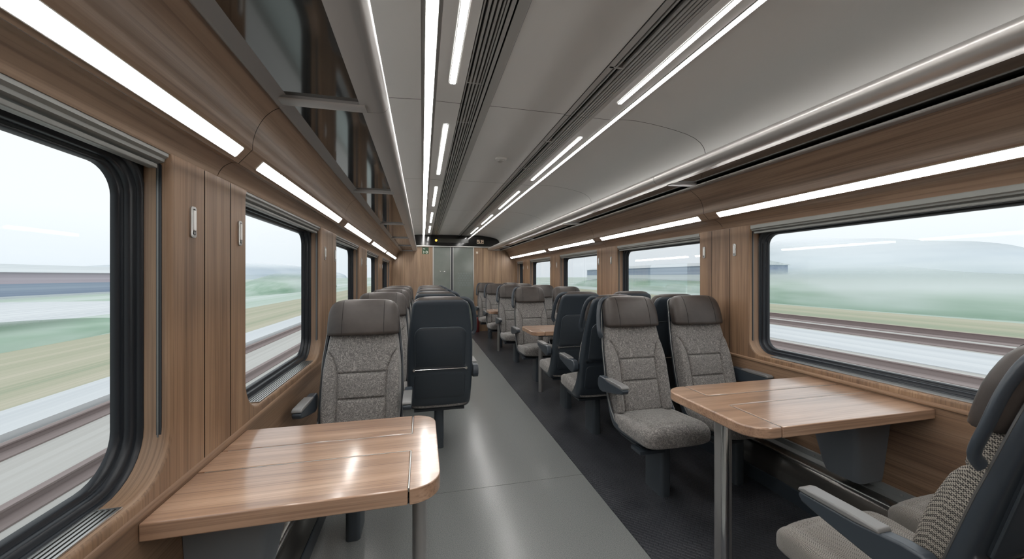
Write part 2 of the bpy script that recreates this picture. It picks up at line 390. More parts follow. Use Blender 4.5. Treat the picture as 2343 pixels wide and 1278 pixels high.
# window lists
LW = [(0.02,1.23),(1.69,2.81),(3.29,4.43),(5.02,6.34),(6.89,8.42)]
RW = [(.72,2.207),(2.71,4.09),(4.63,6.03),(6.53,7.855),(8.44,9.0)]
def grooves(ws):
    g = []
    for (a0,a1),(b0,b1) in zip(ws, ws[1:]):
        g.append((lerp(a1,b0,.355), lerp(a1,b0,.715)))
    return g
NW = 8
def side_wall(s, X, ws, z_sill, z_top, z_win_top, side):
    DR = .064 if s < 0 else .08
    rad = (.135,.135,.07,.07) if s < 0 else (.10,.10,.07,.07)
    NO = .003 if s < 0 else .014
    def P(d, y, z): return (X + s*d, y, z)
    g = grooves(ws)
    starts = [Y0] + [q[1] for q in g]; ends = [q[0] for q in g]
    last = min(ws[-1][1]+.2, Y1-.02)
    ends.append(last)
    ZB = .765
    up = MB()
    G = .0025
    loops = []
    for (w0,w1), a, b in zip(ws, starts, ends):
        o = .014
        big = rrect(w0-o, w1+o, z_sill-o, z_top+.04, tuple(r+o for r in rad), NW)
        outl = outer_loop(0,0,0,0, big, a+G, b-G, ZB, z_top+.06, NW)
        r0 = [P(0,y,z) for y,z in outl]; r1 = [P(0,y,z) for y,z in big]
        rr = [r0, r1]
        for off, d in ((.009,.0015),(.004,.005),(.0,.014),(0,DR)):
            lp = rrect(w0-off, w1+off, z_sill-off, z_top+.04, tuple(r+off for r in rad), NW)
            rr.append([P(d,y,z) for y,z in lp])
        up.rings(rr)
    # narrow panels between the grooves
    for (p, q) in g:
        up.add([P(0,p+G,ZB),P(0,q-G,ZB),P(0,q-G,z_top+.06),P(0,p+G,z_top+.06)], [(0,1,2,3)])
    if Y1 - last > .1:
        up.add([P(0,last+G,ZB),P(0,Y1,ZB),P(0,Y1,z_top+.06),P(0,last+G,z_top+.06)], [(0,1,2,3)])
    wall = struct(up.build('wall_'+side, M['wood_v'], recalc=False))
    wall.data.materials.append(M['wood_reveal'])
    for p in wall.data.polygons:
        if abs(p.normal.x) < .75: p.material_index = 1
    # lower panelling with level grain, slim nosing on top
    lo = MB()
    prof = [(X,.26),(X,.745),(X-s*NO*.85,.750),(X-s*NO,.757),(X-s*NO*.85,.764),(X,.768)]
    lo.extr(prof, Y0, Y1, closed=False)
    lo.build('wainscot', M['wood_h'], wall, recalc=False)
    bkk = MB()
    for (p,q) in g + [(last,last)]:
        for y in (p,q): bkk.add([P(.004,y-.02,.26),P(.004,y+.02,.26),P(.004,y+.02,z_top+.06),P(.004,y-.02,z_top+.06)], [(0,1,2,3)])
    bkk.build('groove', M['shadow_gap'], wall, recalc=False)
    # outer body skin with holes
    sk = MB()
    st = [Y0] + [lerp(a[1],b[0],.5) for a,b in zip(ws,ws[1:])]; en = st[1:] + [Y1]
    for (w0,w1), a, b in zip(ws, st, en):
        inn = rrect(w0, w1, z_sill, z_win_top, .09, NW)
        outl = outer_loop(0,0,0,0, inn, a, b, -.1, 2.5, NW)
        sk.rings([[P(DR-.004,y,z) for y,z in outl],[P(DR+.002,y,z) for y,z in inn]])
    sk.build('body_shell', M['black'], wall, recalc=False)
    return wall
side_wall(-1, XL, LW, .80, 1.69, 1.665, 'left')
side_wall(1, XR, RW, .80, 1.715, 1.68, 'right')

# windows
def window(i, s, X, w0, w1, z0, zt, zw, z_cas):
    DR = .064 if s < 0 else .08; KS = .62 if s < 0 else .72
    def P(d, y, z): return (X + s*(d if d < .03 else DR + (d-.08)*KS), y, z)
    RC = .13 if s < 0 else .095
    root = bpy.data.objects.new('window_%d' % i, None); COL.objects.link(root); root.location = (X, (w0+w1)/2, z0)
    root['kind'] = 'structure'
    L = Vector(root.location)
    def bld(mb, name, mat, **k):
        mb.v = [tuple(Vector(v)-L) for v in mb.v]; return mb.build(name, mat, root, **k)
    g = MB(); R = []
    for o, d in ((-.004,.078),(.004,.080),(.006,.084),(.007,.100),(.012,.103),(.022,.104),(.024,.108),(.025,.128),(.030,.131),(.036,.131),(.038,.135),(.039,.16)):
        R.append([P(d,y,z) for y,z in rrect(w0+o, w1-o, z0+o, zw-o, (RC-o*.6,RC-o*.6,.095-o*.6,.095-o*.6), NW)])
    g.rings(R); bld(g, 'gasket', M['rubber'], recalc=False, angle=50)
    p = MB(); lp = [P(.15,y,z) for y,z in rrect(w0+.036, w1-.036, z0+.036, zw-.036, (RC-.02,RC-.02,.075,.075), NW)]
    p.add(lp, [tuple(range(len(lp)))]); bld(p, 'pane', M['glass'], recalc=False)
    # blind cassette at the head
    c = MB()
    pr = [(X+s*.002,z_cas+.07),(X+s*.004,z_cas+.018),(X+s*.012,z_cas+.012),(X+s*.014,z_cas+.004),(X+s*.03,z_cas-.002),(X+s*.034,z_cas-.012),(X+s*(DR-.014),z_cas-.014),(X+s*(DR-.003),z_cas-.006),(X+s*(DR-.003),z_cas+.07)]
    c.extr(pr, w0+.004, w1-.004); bld(c, 'blind_cassette', M['blind'], bevel=.0)
    rl = MB(); rl.extr([(X+s*.020,z_cas-.006),(X+s*.030,z_cas-.006),(X+s*.030,z_cas-.018),(X+s*.020,z_cas-.018)], w0+.02, w1-.02)
    bld(rl, 'blind_pull_bar', M['blind'], bevel=.002)
    for y, k in ((w0,1),(w1,-1)):
        q = MB(); q.prism(rrect(X+s*.028-.006, X+s*.028+.006, z0+.085, z_cas, .0055, 4), y-.001*k, y+.0022*k, lambda a,b,h: (a,h,b))
        gd = bld(q, 'blind_guide', M['rubber'])
        q = MB(); q.prism(rrect(X+s*.030-.002, X+s*.030+.002, z0+.09, z_cas, .0015, 4), y+.0*k, y+.0035*k, lambda a,b,h: (a,h,b))
        q.v = [tuple(Vector(v)-L) for v in q.v]; q.build('guide_rail', M['alu_dark'], gd)
    # air grille let into the sill
    a, b = w0+.15, w1-.16
    q = MB(); q.box(min(X+s*.012,X+s*.062), max(X+s*.012,X+s*.062), a, b, z0-.01, z0+.0015); gr = bld(q, 'sill_grille', M['shadow_gap'])
    q = MB()
    for k in range(5):
        xc = X+s*(.014+.0115*k); q.box(xc-.0032, xc+.0032, a, b, z0, z0+.004)
    q.box(X+s*.037-.026, X+s*.037+.026, a-.004, a+.002, z0, z0+.004); q.box(X+s*.037-.026, X+s*.037+.026, b-.002, b+.004, z0, z0+.004)
    q.v = [tuple(Vector(v)-L) for v in q.v]; q.build('slats', M['alu'], gr)
for i, w in enumerate(LW): window(i+1, -1, XL, w[0], w[1], .80, 1.69, 1.672, 1.662)
for i, w in enumerate(RW): window(i+6, 1, XR, w[0], w[1], .80, 1.715, 1.685, 1.675)

# coves between wall and luggage rack
def cove(name, prof_up, prof_lo, seams, s):
    c = MB()
    for a, b in zip(seams, seams[1:]):
        c.extr(prof_up, a+.002, b-.002, closed=False); c.extr(prof_lo, a+.002, b-.002, closed=False)
    o = struct(c.build(name, M['wood_cove'], recalc=False, angle=25))
    k = MB(); 
    for pr in (prof_up, prof_lo): k.extr([(x+s*.008, z+.003) for x,z in pr], Y0, Y1, closed=False)
    k.build('groove', M['shadow_gap'], o, recalc=False)
    return o
LU = catmull([(-.490,1.944),(-.509,1.934),(-.534,1.910),(-.552,1.881),(-.565,1.850),(-.573,1.815),(-.574,1.790)],3) + [(-.6165,1.7395)]
LL = [(-.6215,1.7415)] + catmull([(-.638,1.7415),(-.659,1.728),(-.673,1.709),(-.680,1.692),(-.684,1.690),(-.70,1.70)],3)
RU = catmull([(1.992,2.012),(2.035,1.985),(2.085,1.945),(2.110,1.895),(2.119,1.850),(2.119,1.834)],3) + [(2.1655,1.7885)]
RL = [(2.1715,1.791)] + catmull([(2.215,1.793),(2.255,1.775),(2.284,1.748),(2.30,1.722),(2.304,1.718),(2.33,1.73)],3)
LS = [Y0] + [lerp(a[1],b[0],.52) for a,b in zip(LW,LW[1:])] + [Y1]
RS = [Y0] + [lerp(a[1],b[0],.48) for a,b in zip(RW,RW[1:])] + [Y1]
cove('trim_1', LU, LL, LS, -1)
cove('trim_2', RU, RL, RS, 1)

# lights let into the coves
def strip(name, label, p0, p1, n, a, b, group, ends=True):
    """flat diffuser between profile points p0,p1 standing n proud"""
    t = thing(name, label, 'light', ((p0[0]+p1[0])/2, (a+b)/2, min(p0[1],p1[1])), 0, group)
    L = Vector(t.location)
    dx, dz = p1[0]-p0[0], p1[1]-p0[1]; ln = math.hypot(dx,dz); e = (dx/ln, dz/ln); nn = n
    def C(u, v, h): 
        return tuple(Vector((p0[0]+e[0]*u+nn[0]*h, v, p0[1]+e[1]*u+nn[1]*h)) - L)
    m = MB(); m.prism(rrect(0, ln, a, b, .006, 4), .0, .003, C); m.build('diffuser', M['led'], t)
    m = MB(); o1 = rrect(-.002, ln+.002, a-.003, b+.003, .008, 4); i1 = rrect(0, ln, a, b, .006, 4)
    m.rings([[C(u,v,.0) for u,v in o1],[C(u,v,.0035) for u,v in o1],[C(u,v,.0035) for u,v in i1]])
    m.build('frame', M['white'], t, recalc=False)
ordn = ['nearest the camera', 'second from the camera', 'third from the camera', 'fourth from the camera', 'fifth of the row']
ll_ends = [(Y0+.2,1.42),(1.575,2.99),(3.21,4.65),(4.86,6.53),(6.74,8.98)]
for k, (a,b) in enumerate(ll_ends):
    strip('wall_light', 'white strip light in the left wood cove above the windows, ' + ordn[k], (-.582,1.7805), (-.6075,1.7502), (.77,-.64), a, b, 'left cove lights')
rl_ends = [(Y0+.2,2.33),(2.52,4.19),(4.39,6.10),(6.33,8.0),(8.2,9.02)]
rl_ends = [(Y0+.2,2.33),(2.52,4.19),(4.395,6.12),(6.33,8.98)]
ordr = ordn[:3] + ['fourth of the row']
for k, (a,b) in enumerate(rl_ends):
    strip('wall_light', 'white strip light in the right wood cove above the windows, ' + ordr[k], (2.128,1.8255), (2.160,1.7945), (-.70,-.72), a, b, 'right cove lights')

# ceiling light lines
def ceil_strip(label, x0, x1, z, a, b, group):
    t = thing('ceiling_light', label, 'light', ((x0+x1)/2,(a+b)/2,z), 0, group); L = Vector(t.location)
    m = MB(); m.prism(rrect(x0, x1, a, b, min(.008,(x1-x0)*.3), 4), z-.004, z+.02); m.v = [tuple(Vector(v)-L) for v in m.v]; m.build('diffuser', M['led_c'], t)
    m = MB(); o1 = rrect(x0-.004, x1+.004, a-.004, b+.004, .01, 4); i1 = rrect(x0, x1, a, b, min(.008,(x1-x0)*.3), 4)
    m.rings([[(u,v,z+.001) for u,v in o1],[(u,v,z-.003) for u,v in o1],[(u,v,z-.003) for u,v in i1],[(u,v,z+.01) for u,v in i1]]); m.v = [tuple(Vector(v)-L) for v in m.v]
    m.build('frame', M['ceil_metal'], t, recalc=False)
ceil_strip('long unbroken white light line on the left side of the ceiling', .014, .058, 2.347, Y0+.05, Y1-.02, None)
ceil_strip('long unbroken white light line on the right side of the ceiling', 1.180, 1.204, 2.347, Y0+.05, Y1-.02, None)
segs = [(Y0+.1,1.93),(2.46,3.68),(4.2,5.35),(5.9,7.0),(7.5,8.6)]
segw = ['nearest the camera', 'second from the camera', 'third from the camera', 'fourth from the camera', 'last before the end wall']
for k, (a,b) in enumerate(segs):
    ceil_strip('short white ceiling light bar beside the left air grille, ' + segw[k], .138, .166, 2.343, a, b, 'left ceiling light bars')
for k, (a,b) in enumerate(segs):
    ceil_strip('short white ceiling light bar beside the right air grille, ' + segw[k], 1.090, 1.112, 2.343, a, b, 'right ceiling light bars')
# flat metal margins beside the long lines
tm = MB(); tm.extr([(-.005,2.345),(-.005,2.352),(.012,2.352),(.012,2.342)], Y0, Y1, False); tm.extr([(.060,2.342),(.06,2.352),(.075,2.352),(.075,2.345)], Y0, Y1, False)
tm.extr([(1.172,2.345),(1.172,2.352),(1.178,2.352),(1.178,2.344)],Y0,Y1,False); tm.extr([(1.206,2.344),(1.206,2.356),(1.212,2.356)],Y0,Y1,False)
struct(tm.build('trim_3', M['ceil_metal'], recalc=False))
# air grilles
def grille(label, xs0, xs1, slat_x, margin, z, gaps):
    t = thing('air_grille', label, 'air vent', ((xs0+xs1)/2, 3.5, z)); L = Vector(t.location)
    m = MB(); m.extr([(xs0,z),(xs0,z+.035),(xs1,z+.035),(xs1,z)], Y0, Y1, False); m.v = [tuple(Vector(v)-L) for v in m.v]
    m.build('channel', M['black'], t, recalc=False)
    m = MB()
    for a, b in zip(seams, seams[1:]):
        for (x, w, h) in slat_x: m.extr([(x-w/2,z-h),(x+w/2,z-h),(x+w/2,z+.02),(x-w/2,z+.02)], a+.003, b-.003)
    for y in gaps: m.box(xs0+.01, xs0+.085, y, y+.012, z-.001, z+.03)
    m.v = [tuple(Vector(v)-L) for v in m.v]; m.build('slats', M['ceil_metal'], t)
    m = MB()
    for (x0, x1, h) in margin: m.extr([(x0,z+.004),(x0,z-h),(x1,z-h),(x1,z+.004)], Y0, Y1)
    m.v = [tuple(Vector(v)-L) for v in m.v]; m.build('frame', M['ceil_metal'], t, bevel=.002)
grille('slatted metal air grille running along the left side of the ceiling', .215, .385,
       [(.222,.006,.001),(.240,.010,.003),(.258,.010,.003),(.276,.010,.003),(.292,.006,.003),(.304,.008,.004)], [(.316,.332,.004),(.340,.384,.002)], 2.345, [.6,1.2,1.9,2.4,3.1,3.6,4.3,5.1,5.9,6.8,7.8])
grille('slatted metal air grille running along the right side of the ceiling', .856, 1.045,
       [(.872,.03,.001),(.900,.004,.003),(.935,.006,.003),(.955,.010,.003),(.972,.010,.003),(.989,.010,.003),(1.006,.010,.003)], [(1.016,1.044,.002)], 2.345, [.8,1.6,2.6,3.3])
# smoke detector
t = thing('smoke_detector', 'small round white smoke detector on the ceiling panel', 'smoke detector', (.648,3.08,2.35))
m = MB(); n = 28
m.rings([[(r*math.cos(2*PI*k/n), r*math.sin(2*PI*k/n), z) for k in range(n)] for r, z in ((.05,0),(.05,-.008),(.046,-.013),(.034,-.014))], cap0=True, cap1=True); m.build('base', M['white'], t)
m = MB(); m.rings([[(r*math.cos(2*PI*k/n), r*math.sin(2*PI*k/n), z) for k in range(n)] for r, z in ((.03,-.012),(.028,-.028),(.02,-.034),(.005,-.036))], cap1=True); m.build('sensor', M['ceil_metal'], t)

# luggage racks, one bay after the other
def rack(name, label, a, b, rail, glass, frame, cross_z, group, rail_mat):
    t = thing(name, label, 'luggage rack', (sum(p[0] for p in glass)/len(glass), (a+b)/2, glass[0][1]), 0, group); L = Vector(t.location)
    def bl(m, nm, mat, **k):
        m.v = [tuple(Vector(v)-L) for v in m.v]; return m.build(nm, mat, t, **k)
    m = MB(); m.extr(rail, a+.0015, b-.0015); bl(m, 'front_rail', rail_mat, angle=50)
    m = MB(); m.extr(glass, a, b-.0); bl(m, 'glass_shelf', M['smoked'])
    m = MB(); m.extr(frame, a+.001, b-.001); bl(m, 'rear_frame', M['rack_frame'], bevel=.002)
    x0, x1 = sorted((glass[0][0], glass[1][0])); zz = lambda x: lerp(glass[0][1], glass[1][1], (x-glass[0][0])/(glass[1][0]-glass[0][0]))
    m = MB()
    pr = [(b-.062,-.010),(b-.056,-.014),(b-.008,-.014),(b-.003,-.008),(b-.003,.01),(b-.062,.01)]
    m.rings([[(x, y, zz(x)+z) for y, z in pr] for x in (x0-.01, x1+.01)], cap0=True, cap1=True); bl(m, 'cross_bar', M['rack_frame'])
lrail = [(-.212,1.948),(-.160,1.950),(-.140,1.954),(-.127,1.964),(-.120,1.978),(-.119,1.995),(-.124,2.010),(-.135,2.021),(-.150,2.026),(-.175,2.02),(-.20,1.995),(-.212,1.962)]
lglass = [(-.205,1.957),(-.462,1.957),(-.462,1.965),(-.205,1.965)]
lframe = [(-.456,1.952),(-.474,1.940),(-.484,1.9385),(-.489,1.942),(-.489,1.975),(-.44,1.975),(-.44,1.958)]
lb = [Y0,1.445,2.83,4.49,6.08,7.63,Y1]
bay = ['nearest the camera', 'second from the camera', 'third from the camera', 'fourth from the camera', 'fifth from the camera', 'last before the end wall']
for k, (a,b) in enumerate(zip(lb, lb[1:])):
    rack('luggage_rack', 'left overhead luggage rack bay with smoked glass shelf, ' + bay[k], a, b, lrail, lglass, lframe, 0, 'left luggage rack bays', M['rack_rail'])
rrail = [(1.695,1.996),(1.645,1.990),(1.620,1.991),(1.598,2.000),(1.582,2.015),(1.576,2.032),(1.579,2.048),(1.590,2.060),(1.604,2.066),(1.630,2.064),(1.66,2.045),(1.695,2.012)]
rglass = [(1.690,2.003),(1.945,2.010),(1.945,2.018),(1.690,2.011)]
rframe = [(1.912,2.003),(1.922,2.000),(1.984,2.004),(1.992,2.009),(1.992,2.04),(1.92,2.04),(1.92,2.012)]
rb = [Y0,2.30,4.30,6.25,8.05,Y1]
bayr = bay[:4] + ['last before the end wall']
for k, (a,b) in enumerate(zip(rb, rb[1:])):
    rack('luggage_rack', 'right overhead luggage rack bay with rounded satin front rail, ' + bayr[k], a, b, rrail, rglass, rframe, 0, 'right luggage rack bays', M['rack_rail'])

# coat hooks on the window pillars
def hook(s, X, y, z, label):
    t = thing('coat_hook', label, 'coat hook', (X, y, z), 0, 'coat hooks on the window pillars')
    C = lambda a,b,h: (-s*h, a, b)
    m = MB(); o1 = rrect(-.0135,.0135,-.047,.047,.008,5); i1 = rrect(-.008,.008,-.040,.040,.005,5)
    m.rings([[C(a,b,0) for a,b in o1],[C(a,b,.005) for a,b in o1],[C(a,b,.006) for a,b in i1],[C(a,b,.001) for a,b in i1]], cap1=True)
    m.build('plate', M['alu'], t)
    m = MB(); m.prism(rrect(-.006,.006,-.026,.036,.004,5), .001, .009, C); m.build('hook_bar', M['white'], t, bevel=.001)
    m = MB(); m.prism(rrect(-.005,.005,-.037,-.028,.003,5), .001, .007, C); m.build('pivot', M['alu_dark'], t)
pn = ['first', 'second', 'third', 'fourth']
for k, ((a0,a1),(b0,b1)) in enumerate(zip(LW,LW[1:])):
    hook(-1, XL, lerp(a1,b0,.21), 1.515, 'silver coat hook on the near edge of the %s left window pillar' % pn[k])
    hook(-1, XL, lerp(a1,b0,.86), 1.515, 'silver coat hook on the far edge of the %s left window pillar' % pn[k])
for k, ((a0,a1),(b0,b1)) in enumerate(zip(RW,RW[1:])):
    hook(1, XR, lerp(a1,b0,.26), 1.55, 'silver coat hook on the near edge of the %s right window pillar' % pn[k])
    hook(1, XR, lerp(a1,b0,.88), 1.55, 'silver coat hook on the far edge of the %s right window pillar' % pn[k])

# heater ducts along the walls
def duct(s, X, name, label):
    t = thing(name, label, 'heater duct', (X-s*.06, 3.7, 0)); L = Vector(t.location)
    def bl(m, nm, mat, **k): m.v = [tuple(Vector(v)-L) for v in m.v]; return m.build(nm, mat, t, **k)
    m = MB(); m.extr([(X,.258),(X-s*.075,.245),(X-s*.10,.243),(X-s*.118,.236),(X-s*.128,.222),(X-s*.15,.10),(X-s*.15,.0),(X,.0)], Y0, Y1); bl(m, 'casing', M['duct'], angle=40)
    m = MB(); m.tube([(X-s*.112,Y0,.2415),(X-s*.112,Y1,.2415)], .006, 8); bl(m, 'edge_strip', M['alu'])
    m = MB(); m.extr([(X,.295),(X-s*.012,.293),(X-s*.014,.262),(X-s*.05,.254),(X-s*.05,.250),(X,.255)], Y0, Y1); bl(m, 'ledge', M['ledge'], angle=40)
    m = MB(); m.extr([(X-s*.1515,.09),(X-s*.156,.085),(X-s*.156,.0),(X-s*.1515,.0)], Y0, Y1); bl(m, 'kick_strip', M['shell'])
    m = MB()
    for y in (.9,1.32,1.74,2.16): m.tube([(X-s*.013,y,.278),(X-s*.018,y,.278)], .005, 10)
    bl(m, 'rivet', M['alu'])
duct(-1, XL, 'heater_duct', 'dark metal heater duct along the floor under the left windows')
duct(1, XR, 'heater_duct', 'dark metal heater duct along the floor under the right windows')

# ------------------------------------------------------------------ end wall
ew = MB()
def panel(x0, x1, z0, z1): ew.box(x0, x1, Y1, Y1+.02, z0, z1)
xs = [-.69,-.45,-.21,.02,.245]; 
for a, b in zip(xs, xs[1:]): panel(a+.002, b-.002, 0, 2.06)
xs = [1.235,1.46,1.7,1.93,2.31]
for a, b in zip(xs, xs[1:]): panel(a+.002, b-.002, 0, 2.06)
wend = struct(ew.build('wall_end', M['wood_end']))
q = MB(); q.box(-.95,2.56,Y1+.022,Y1+.04,-.1,2.5); q.build('groove', M['shadow_gap'], wend)
# doors
d = bpy.data.objects.new('door_1', None); COL.objects.link(d); d.location = (.74,Y1,0); d['kind'] = 'structure'
def bl(m, nm, mat, par=d, **k):
    L = Vector(d.location); m.v = [tuple(Vector(v)-L) for v in m.v]; return m.build(nm, mat, par, **k)
m = MB(); m.box(.245,.268,Y1-.02,Y1+.02,0,2.06); m.box(1.212,1.235,Y1-.02,Y1+.02,0,2.06); bl(m, 'frame', M['alu'], bevel=.002)
lf = MB(); lf.box(.268,.675,Y1-.006,Y1+.01,.02,2.055); lf = bl(lf, 'door_leaf', M['door_glass'])
rf = MB(); rf.box(.735,1.212,Y1-.006,Y1+.01,.02,2.055); rf = bl(rf, 'door_leaf', M['door_glass'])
m = MB(); m.box(.662,.680,Y1-.018,Y1+.012,0,2.055); bl(m, 'leaf_edge', M['alu'], bevel=.002)
m = MB(); m.box(.718,.737,Y1-.018,Y1+.012,0,2.055); bl(m, 'leaf_edge', M['alu'], bevel=.002)
m = MB(); m.box(.680,.718,Y1-.01,Y1+.012,0,2.055); bl(m, 'seal', M['rubber'])
m = MB(); m.tube([(.40+.075*(1+math.cos(t)), Y1-.02, 1.50+.045*math.sin(t)) for t in [PI+PI*k/12 for k in range(13)]], .006, 8); bl(m, 'door_handle', M['chrome'])
m = MB()
for r in range(6):
    for c in range(5):
        x = .86+.065*c+(.0325 if r % 2 else 0); z = 1.42-.056*r
        m.prism([(x+.024*math.cos(PI/6+k*PI/3), z+.024*math.sin(PI/6+k*PI/3)) for k in range(6)], Y1-.0075, Y1-.006, lambda a,b,h: (a,h,b))
o = bl(m, 'etched_pattern', M['door_hex'], rf)
o.location = (0,0,0)
# door header with display
t = thing('information_display', 'black glass information display above the end doors', 'display', (.8,Y1-.03,2.075)); L = Vector(t.location)
def bt(m, nm, mat, par=None, **k): m.v = [tuple(Vector(v)-L) for v in m.v]; return m.build(nm, mat, par or t, **k)
XZ = lambda a,b,h: (a,h,b)
m = MB(); m.prism([(-.42,2.085),(1.87,2.085),(1.87,2.19),(1.82,2.25),(1.73,2.295),(1.6,2.325),(1.45,2.343),(1.2,2.348),(-.16,2.334),(-.34,2.283),(-.41,2.16)], Y1-.03, Y1+.02, XZ); bt(m, 'housing', M['display'])
m = MB(); m.box(-.42,1.88,Y1-.036,Y1+.02,2.062,2.085); bt(m, 'lower_trim', M['alu'])
m = MB(); m.prism(rrect(.36,1.10,2.165,2.262,.01,4), Y1-.032, Y1-.03, XZ); bt(m, 'screen', M['screen'])
m = MB(); m.prism([(.325+.028*math.cos(2*PI*k/20), 2.212+.028*math.sin(2*PI*k/20)) for k in range(20)], Y1-.036, Y1-.03, XZ); bt(m, 'indicator_lamp', M['amber'])
m = MB(); m.prism(rrect(1.305,1.475,2.155,2.248,.004,3), Y1-.033, Y1-.03, XZ); pg = bt(m, 'pictogram_panel', M['beige'])
m = MB()
for (a0,a1,b0,b1) in ((1.315,1.345,2.225,2.232),(1.318,1.345,2.168,2.205),(1.44,1.468,2.222,2.236),(1.438,1.466,2.17,2.2),(1.36,1.43,2.165,2.172)):
    m.prism([(a0,b0),(a1,b0),(a1,b1),(a0,b1)], Y1-.0345, Y1-.033, XZ)
m.prism([(1.385+.018*math.cos(2*PI*k/16), 2.232+.014*math.sin(2*PI*k/16)) for k in range(16)], Y1-.0345, Y1-.033, XZ)
m.prism([(1.372,2.215),(1.405,2.215),(1.42,2.19),(1.40,2.178),(1.38,2.185)], Y1-.0345, Y1-.033, XZ)
bt(m, 'symbols', M['display'], pg)
# green sign left of the doors
t = thing('emergency_sign', 'small green emergency sign with white symbols left of the end doors', 'sign', (.075,Y1-.004,1.89)); L = Vector(t.location)
m = MB(); m.prism(rrect(0,.15,1.885,2.045,.006,3), Y1-.004, Y1-.0, XZ); bt(m, 'plate', M['sign_green'])
m = MB()
def ring(cx, cz, r0, r1, q0, q1, n=18):
    A = [(cx+r0*math.cos(lerp(q0,q1,k/n)), cz+r0*1.15*math.sin(lerp(q0,q1,k/n))) for k in range(n+1)]; B = [(cx+r1*math.cos(lerp(q0,q1,k/n)), cz+r1*1.15*math.sin(lerp(q0,q1,k/n))) for k in range(n+1)]
    for k in range(n): m.prism([A[k],B[k],B[k+1],A[k+1]], Y1-.006, Y1-.004, XZ)
ring(.105,1.93,.017,.027,0,2*PI); ring(.025,1.93,.014,.025,-PI/2,PI/2)
m.prism([(.02,2.003),(.068,1.997),(.068,2.008),(.02,2.015)], Y1-.006, Y1-.004, XZ)
bt(m, 'symbols', M['sign_white'])
t = thing('call_box', 'small beige box on the wood wall right of the end doors', 'wall box', (1.31,Y1-.015,1.90)); L = Vector(t.location)
m = MB(); m.box(1.28,1.34,Y1-.025,Y1,1.90,1.965); bt(m, 'casing', M['beige'], bevel=.006)
m = MB(); m.prism([(1.31+.012*math.cos(2*PI*k/14), 1.932+.012*math.sin(2*PI*k/14)) for k in range(14)], Y1-.028, Y1-.025, XZ); bt(m, 'button', M['white'])
t = thing('fire_extinguisher', 'red fire extinguisher standing by the end doors', 'fire extinguisher', (1.30,8.98,0))
m = MB(); n = 18
m.rings([[(r*math.cos(2*PI*k/n), r*math.sin(2*PI*k/n), z) for k in range(n)] for r, z in ((.05,0),(.055,.01),(.055,.30),(.045,.34),(.02,.36))], cap0=True, cap1=True); m.build('cylinder', M['red'], t)
m = MB(); m.cyl(0,0,.355,.40,.016); m.box(-.012,.012,-.07,.02,.40,.415); m.build('valve', M['shell'], t)

# ------------------------------------------------------------------ seats
# local frame: the sitter looks toward -y, floor at z=0, pedestal at the origin
PATH = catmull([(-.205,.350),(-.10,.335),(.05,.330),(.125,.352),(.175,.425),(.210,.55),(.285,.85),(.345,1.08),(.370,1.155),(.370,1.184)], 5)
def back_y(z):
    best = None
    for (y0,z0),(y1,z1) in zip(PATH, PATH[1:]):
        if z1 > z0 and z0 <= z <= z1 and z > .42: return lerp(y0,y1,(z-z0)/(z1-z0))
    return PATH[-1][0]
NP = len(PATH)
Wt = [(0,.218),(.25,.230),(.42,.236),(.6,.238),(.667,.232),(.778,.205),(.889,.190),(.95,.178),(1,.160)]
Dt = [(0,.055),(.3,.070),(.42,.070),(.55,.036),(.7,.026),(.92,.022),(1,.016)]
def shell_mesh():
    m = MB(); rings = []
    for i, (y,z) in enumerate(PATH):
        t = i/(NP-1); a = PATH[max(i-1,0)]; b = PATH[min(i+1,NP-1)]
        ty, tz = b[0]-a[0], b[1]-a[1]; l = math.hypot(ty,tz); ty/=l; tz/=l
        ny, nz = -tz, ty           # toward the sitter
        w = interp(Wt,t); d = interp(Dt,t); r = min(.045, d*.9)
        # U cross-section, outer then inner skin
        outl = [(-w, d)] + [(-w+r-r*math.cos(q), r-r*math.sin(q)) for q in [PI/2*k/5 for k in range(6)]]
        outl += [(-w*.5,-.002),(0,-.003),(w*.5,-.002)]
        outl += [(w-r+r*math.sin(q), r-r*math.cos(q)) for q in [PI/2*k/5 for k in range(6)]] + [(w, d)]
        th = .012
        inn = [(x*(w-th)/w, max(h, th) if h < d else d) for x, h in reversed(outl)]
        rings.append([(x, y+ny*h, z+nz*h) for x, h in outl+inn])
    m.rings(rings, cap0=True, cap1=True)
    return m.mesh('back_shell', M['shell'], 50)
def edge_mesh():
    m = MB()
    for s in (-1,1):
        pts = []
        for i, (y,z) in enumerate(PATH):
            t = i/(NP-1)
            if t > .97: break
            a = PATH[max(i-1,0)]; b = PATH[min(i+1,NP-1)]
            ty, tz = b[0]-a[0], b[1]-a[1]; l = math.hypot(ty,tz); d = interp(Dt,t)
            pts.append((s*(interp(Wt,t)-.002), y-tz/l*(d+.001), z+ty/l*(d+.001)))
        m.tube(pts, .0035, 6)
    return m.mesh('edge_trim', M['alu_dark'])
def superring(hx, hy, cx, cy, n, e):
    out = []
    for k in range(n):
        q = 2*PI*k/n; c, s_ = math.cos(q), math.sin(q)
        out.append((cx+hx*math.copysign(abs(c)**(2/e), c), cy+hy*math.copysign(abs(s_)**(2/e), s_)))
    return out
